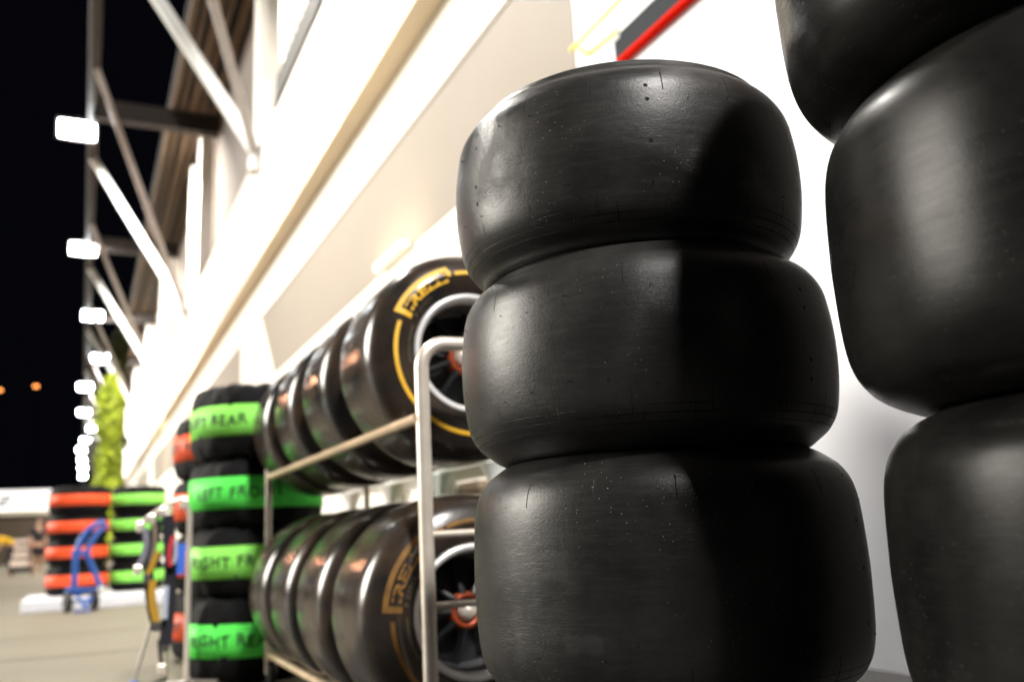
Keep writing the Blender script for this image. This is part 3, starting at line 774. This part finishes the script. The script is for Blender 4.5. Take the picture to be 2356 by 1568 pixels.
# ------------------------------------------------------------------ white plastic stand and crates behind the rack
tb = tag(empty('plastic_table', (2.2, 5.5, 0)), 'white plastic table standing behind the wheel rack', 'table')
MB().box((-.25, -1.15, 1.0), (.25, 1.9, 1.06), .015).build('tabletop', M_['plastic'], tb)
for y in (-1.1, -.25, .75, 1.8):
    m = MB()
    m.tube([(-.22, y, 1.0), (-.22, y, .9), (-.22, y, 0)], [.09, .045, .03], 14); m.tube([(.22, y, 1.0), (.22, y, .9), (.22, y, 0)], [.09, .045, .03], 14)
    m.build('leg', M_['plastic'], tb, smooth=True)
for k, (y, c, mt_, lb) in enumerate(((5.0, 'greencrate', 'greencrate', 'green plastic crate standing under the white table against the wall'), (6.4, 'brown', 'brown', 'brown box standing against the wall beyond the green crate'))):
    r = tag(empty('crate', (2.72, y, 0)), lb, 'crate')
    m = MB(); m.box((-.22, -.55, 0), (.22, .55, .86 if k == 0 else .98), .02)
    m.build('body', M_[mt_], r); MB().box((-.24, -.57, .80 if k == 0 else .93), (.24, .57, .86 if k == 0 else 1.0), .01).build('rim', M_[mt_], r)

# ------------------------------------------------------------------ trees by the building
def tree(x, y, H, rw, z0, label, mat, n, name='cypress_tree', seed=1):
    rnd = random.Random(seed)
    r = tag(empty(name, (x, y, 0)), label, 'tree')
    MB().tube([(0, 0, 0), (.05, 0, H*.4), (0, .03, H*.85)], [.16, .12, .04], 10).build('trunk', M_['bark'], r, smooth=True)
    m = MB()
    for i in range(n):
        h_ = rnd.random(); z = z0 + h_*(H-z0)
        wr = rw*.8*min(1, (1-h_)*9+.25)*min(1, h_*6+.6)*(1+.15*math.sin(z*2.1)+.1*math.sin(z*5+seed))
        a = rnd.random()*2*PI; q = wr*math.sqrt(rnd.uniform(.15, 1))
        c = Vector((q*math.cos(a), q*math.sin(a), z)); s_ = rnd.uniform(.07, .16)
        e = Euler((rnd.uniform(-.9, .9), rnd.uniform(-.9, .9), rnd.random()*6)).to_matrix()
        vs = [m.bm.verts.new(c + e @ Vector(p)*s_) for p in ((-.5, 0, -.8), (.5, 0, -.8), (.6, .1, .4), (0, 0, 1.3), (-.6, .1, .4))]
        m.bm.faces.new(vs)
    m.build('crown', mat, r)
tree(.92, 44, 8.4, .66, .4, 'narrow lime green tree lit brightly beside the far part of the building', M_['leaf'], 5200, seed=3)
lg = tag(empty('garden_spotlight', (.1, 39.5, 0)), 'small ground spotlight aimed at the lime green tree, hidden behind the far stacks', 'light')
MB().box((-.12, -.12, 0), (.12, .12, .25), .03).build('housing', M_['dark'], lg)
l = bpy.data.lights.new('tree_beam', 'SPOT'); l.energy = 800; l.spot_size = math.radians(110); l.color = (1, .97, .7); l.shadow_soft_size = .1
lo = link(bpy.data.objects.new('tree_beam', l), lg); lo.location = (0, 0, .4); lo.rotation_euler = Vector((.8, 4.5, 4)).to_track_quat('-Z', 'Y').to_euler()
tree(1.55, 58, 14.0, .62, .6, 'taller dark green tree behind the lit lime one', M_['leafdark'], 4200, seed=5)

# ------------------------------------------------------------------ distance: hoarding, street lamps, dark hall
hb = tag(empty('advertising_board', (-9, 70, 0)), 'long white advertising board with a dark purple mark across the lane end', 'board')
MB().box((-10, 0, 3.55), (8.2, .3, 4.95), .02).build('panel', plain('backlit_board', (.8, .8, .8), .5, emit=(1, .98, .95), es=.9), hb)
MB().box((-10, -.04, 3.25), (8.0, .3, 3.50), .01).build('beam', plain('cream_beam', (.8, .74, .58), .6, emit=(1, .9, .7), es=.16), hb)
m = MB(); 
for i in range(9):
    m.obox((3.75+.17*(i % 3)+.05*i, -.012, 3.95+.28*(i//3)), (.16, .02, .24), (0, .4*i, 0))
m.build('printed_mark', M_['bannerpurple'], hb)
for x in (-9, -4, 1, 6.5): MB().box((x, .02, 0), (x+.25, .28, 3.2)).build('support', M_['roofdark'], hb)
ph = MB().box((-22, 76, 0), (-1.4, 90, 3.2), .05).build('pit_wall_shed', M_['roofdark']); tag(ph, 'low brown shed wall under the white advertising board', 'shed')
for x, z, lb in ((-8.64, 30.1, 'orange street lamp glowing in the night sky, the right one of two'), (-14.3, 29.3, 'orange street lamp at the left edge of the picture')):
    r = tag(empty('street_lamp', (x, 180, 0)), lb, 'street lamp', 'distant orange street lamps')
    MB().tube([(0, .4, 0), (0, .4, z-.2), (0, 0, z+.12)], [.05, .03, .025], 8).build('pole', M_['blackpole'], r)
    MB().box((-.4, -.3, z-.25), (.4, .3, z+.12), .1).build('lamp_head', M_['orangelamp'], r)

# ------------------------------------------------------------------ people and cart
def skin_mesh(name, J, edges, mat, parent, root=0, sub=2):
    me = bpy.data.meshes.new(name); me.from_pydata([j[0] for j in J], edges, []); me.materials.append(mat)
    o = link(bpy.data.objects.new(name, me), parent)
    md = o.modifiers.new('skin', 'SKIN'); md.use_smooth_shade = True
    if not me.skin_vertices: me.skin_vertices.new()
    for sv, j in zip(me.skin_vertices[0].data, J):
        sv.radius = (j[1], j[2] if len(j) > 2 else j[1])
    me.skin_vertices[0].data[root].use_root = True
    ms = o.modifiers.new('sub', 'SUBSURF'); ms.levels = sub; ms.render_levels = sub
    return o
def hand_edges(J, E, wrist, pos, dirv, side):
    d_ = Vector(dirv).normalized(); s_ = Vector(side).normalized(); p = Vector(pos)
    J.append((tuple(p+d_*.05), .026, .016)); pi = len(J)-1; E.append((wrist, pi))
    for k, L in enumerate((.075, .085, .08, .062)):
        b = p + d_*.085 + s_*(k-1.5)*.021
        J.append((tuple(b), .010)); E.append((pi, len(J)-1))
        J.append((tuple(b + d_*L*.6), .009)); E.append((len(J)-2, len(J)-1))
        J.append((tuple(b + d_*L + Vector((0, -.012, 0))), .007)); E.append((len(J)-2, len(J)-1))
    b = p + d_*.04 - s_*.035
    J.append((tuple(b), .011)); E.append((pi, len(J)-1)); J.append((tuple(b+d_*.045-s_*.012), .009)); E.append((len(J)-2, len(J)-1))
def head(parent, c, rz, tilt, facing):
    h = link(bpy.data.objects.new('head', None), parent)
# standing person, dark top, grey shoulders, shorts
ps_ = tag(empty('person', (-1.27, 33, 0), (0, 0, .5)), 'person in dark clothes and shorts standing left of the far orange-banded stack', 'person')
J = [((0, 0, .95), .15, .11), ((0, .01, 1.15), .14, .10), ((0, .01, 1.35), .17, .11), ((0, 0, 1.47), .07, .06), ((0, -.01, 1.56), .055, .055), ((0, -.02, 1.65), .085, .10), ((0, -.02, 1.74), .07, .09),
     ((-.19, 0, 1.42), .06), ((-.25, .02, 1.15), .045), ((-.24, -.05, .90), .030),
     ((.19, 0, 1.42), .06), ((.25, .02, 1.15), .045), ((.24, -.05, .90), .030),
     ((-.10, 0, .88), .095), ((-.11, -.02, .50), .062), ((-.11, .02, .09), .04), ((-.12, -.14, .035), .035, .03),
     ((.10, 0, .88), .095), ((.12, -.02, .50), .062), ((.13, .02, .09), .04), ((.14, -.14, .035), .035, .03), ((0, -.125, 1.655), .018)]
E = [(0, 1), (1, 2), (2, 3), (3, 4), (4, 5), (5, 6), (2, 7), (7, 8), (8, 9), (2, 10), (10, 11), (11, 12), (0, 13), (13, 14), (14, 15), (15, 16), (0, 17), (17, 18), (18, 19), (19, 20), (5, 21)]
hand_edges(J, E, 9, (-.24, -.05, .90), (0, -.1, -1), (0, 1, 0)); hand_edges(J, E, 12, (.24, -.05, .90), (0, -.1, -1), (0, 1, 0))
skin_mesh('body', J, E, M_['skin'], ps_)
skin_mesh('shirt', [((0, 0, .93), .17, .13), ((0, .01, 1.15), .165, .12), ((0, .01, 1.36), .19, .13), ((0, 0, 1.46), .09, .075), ((-.20, 0, 1.42), .075), ((-.25, .02, 1.20), .062), ((.20, 0, 1.42), .075), ((.25, .02, 1.20), .062)], [(0, 1), (1, 2), (2, 3), (2, 4), (4, 5), (2, 6), (6, 7)], M_['dkcloth'], ps_)
skin_mesh('shorts', [((0, 0, .96), .165, .125), ((-.10, 0, .84), .115), ((-.11, -.01, .55), .09), ((.10, 0, .84), .115), ((.12, -.01, .55), .09)], [(0, 1), (1, 2), (0, 3), (3, 4)], M_['dkcloth'], ps_)
skin_mesh('hair', [((0, .015, 1.69), .092, .095), ((0, .0, 1.775), .075, .085)], [(0, 1)], M_['hair'], ps_)
# bending person in yellow
pb = tag(empty('person', (-2.1, 34, 0), (0, 0, -1.2)), 'person in a yellow shirt and black trousers bending forward at the left edge', 'person')
J = [((0, .1, .92), .15, .12), ((0, -.08, 1.08), .14, .11), ((0, -.30, 1.20), .17, .12), ((0, -.43, 1.22), .07, .06), ((0, -.50, 1.20), .055), ((0, -.60, 1.16), .09, .085), ((0, -.66, 1.10), .075, .07),
     ((-.19, -.32, 1.17), .06), ((-.22, -.38, .90), .045), ((-.18, -.52, .70), .03), ((.19, -.32, 1.17), .06), ((.22, -.38, .90), .045), ((.18, -.52, .70), .03),
     ((-.10, .1, .86), .095), ((-.12, .0, .48), .062), ((-.12, .1, .09), .04), ((-.12, -.05, .035), .035, .03),
     ((.10, .1, .86), .095), ((.12, .0, .48), .062), ((.13, .1, .09), .04), ((.13, -.05, .035), .035, .03)]
E = [(0, 1), (1, 2), (2, 3), (3, 4), (4, 5), (5, 6), (2, 7), (7, 8), (8, 9), (2, 10), (10, 11), (11, 12), (0, 13), (13, 14), (14, 15), (15, 16), (0, 17), (17, 18), (18, 19), (19, 20)]
hand_edges(J, E, 9, (-.18, -.52, .70), (0, -.5, -.8), (1, 0, 0)); hand_edges(J, E, 12, (.18, -.52, .70), (0, -.5, -.8), (-1, 0, 0))
skin_mesh('body', J, E, M_['skin'], pb)
skin_mesh('shirt', [((0, .1, .95), .175, .14), ((0, -.08, 1.10), .175, .13), ((0, -.30, 1.21), .20, .15), ((0, -.41, 1.22), .09, .08), ((-.20, -.32, 1.17), .08), ((-.22, -.37, .98), .065), ((.20, -.32, 1.17), .08), ((.22, -.37, .98), .065)], [(0, 1), (1, 2), (2, 3), (2, 4), (4, 5), (2, 6), (6, 7)], M_['yshirt'], pb)
skin_mesh('trousers', [((0, .1, .93), .165, .135), ((-.10, .1, .84), .11), ((-.12, .0, .48), .078), ((-.12, .1, .12), .06), ((.10, .1, .84), .11), ((.12, .0, .48), .078), ((.13, .1, .12), .06)], [(0, 1), (1, 2), (2, 3), (0, 4), (4, 5), (5, 6)], M_['dkcloth'], pb)
skin_mesh('hair', [((0, -.57, 1.20), .092, .09), ((0, -.64, 1.17), .085, .08)], [(0, 1)], M_['hair'], pb)
ct = tag(empty('trolley', (-1.68, 33.3, 0)), 'white layered trolley on a black base between the two people', 'trolley')
MB().box((-.36, -.25, .1), (.36, .25, .26), .03).build('base', M_['tyre_small'], ct)
for x in (-.28, .28):
    MB().lathe([(.0005, -.03), (.09, -.03), (.1, 0), (.09, .03), (.0005, .03)], 20).build('wheel', M_['tyre_small'], ct, loc=(x, -.22, .1), rot=(0, PI/2, 0))
for z0, z1, w_ in ((.27, .48, .36), (.56, .72, .30), (.80, .92, .27), (1.02, 1.12, .27)):
    MB().box((-w_, -.22, z0), (w_, .22, z1), .03).build('shelf', plain('pinkish_white_plastic', (.8, .70, .62), .5), ct)
for x in (-.24, .24): MB().box((x-.02, .1, .26), (x+.02, .14, 1.1)).build('post', M_['steelgrey'], ct)
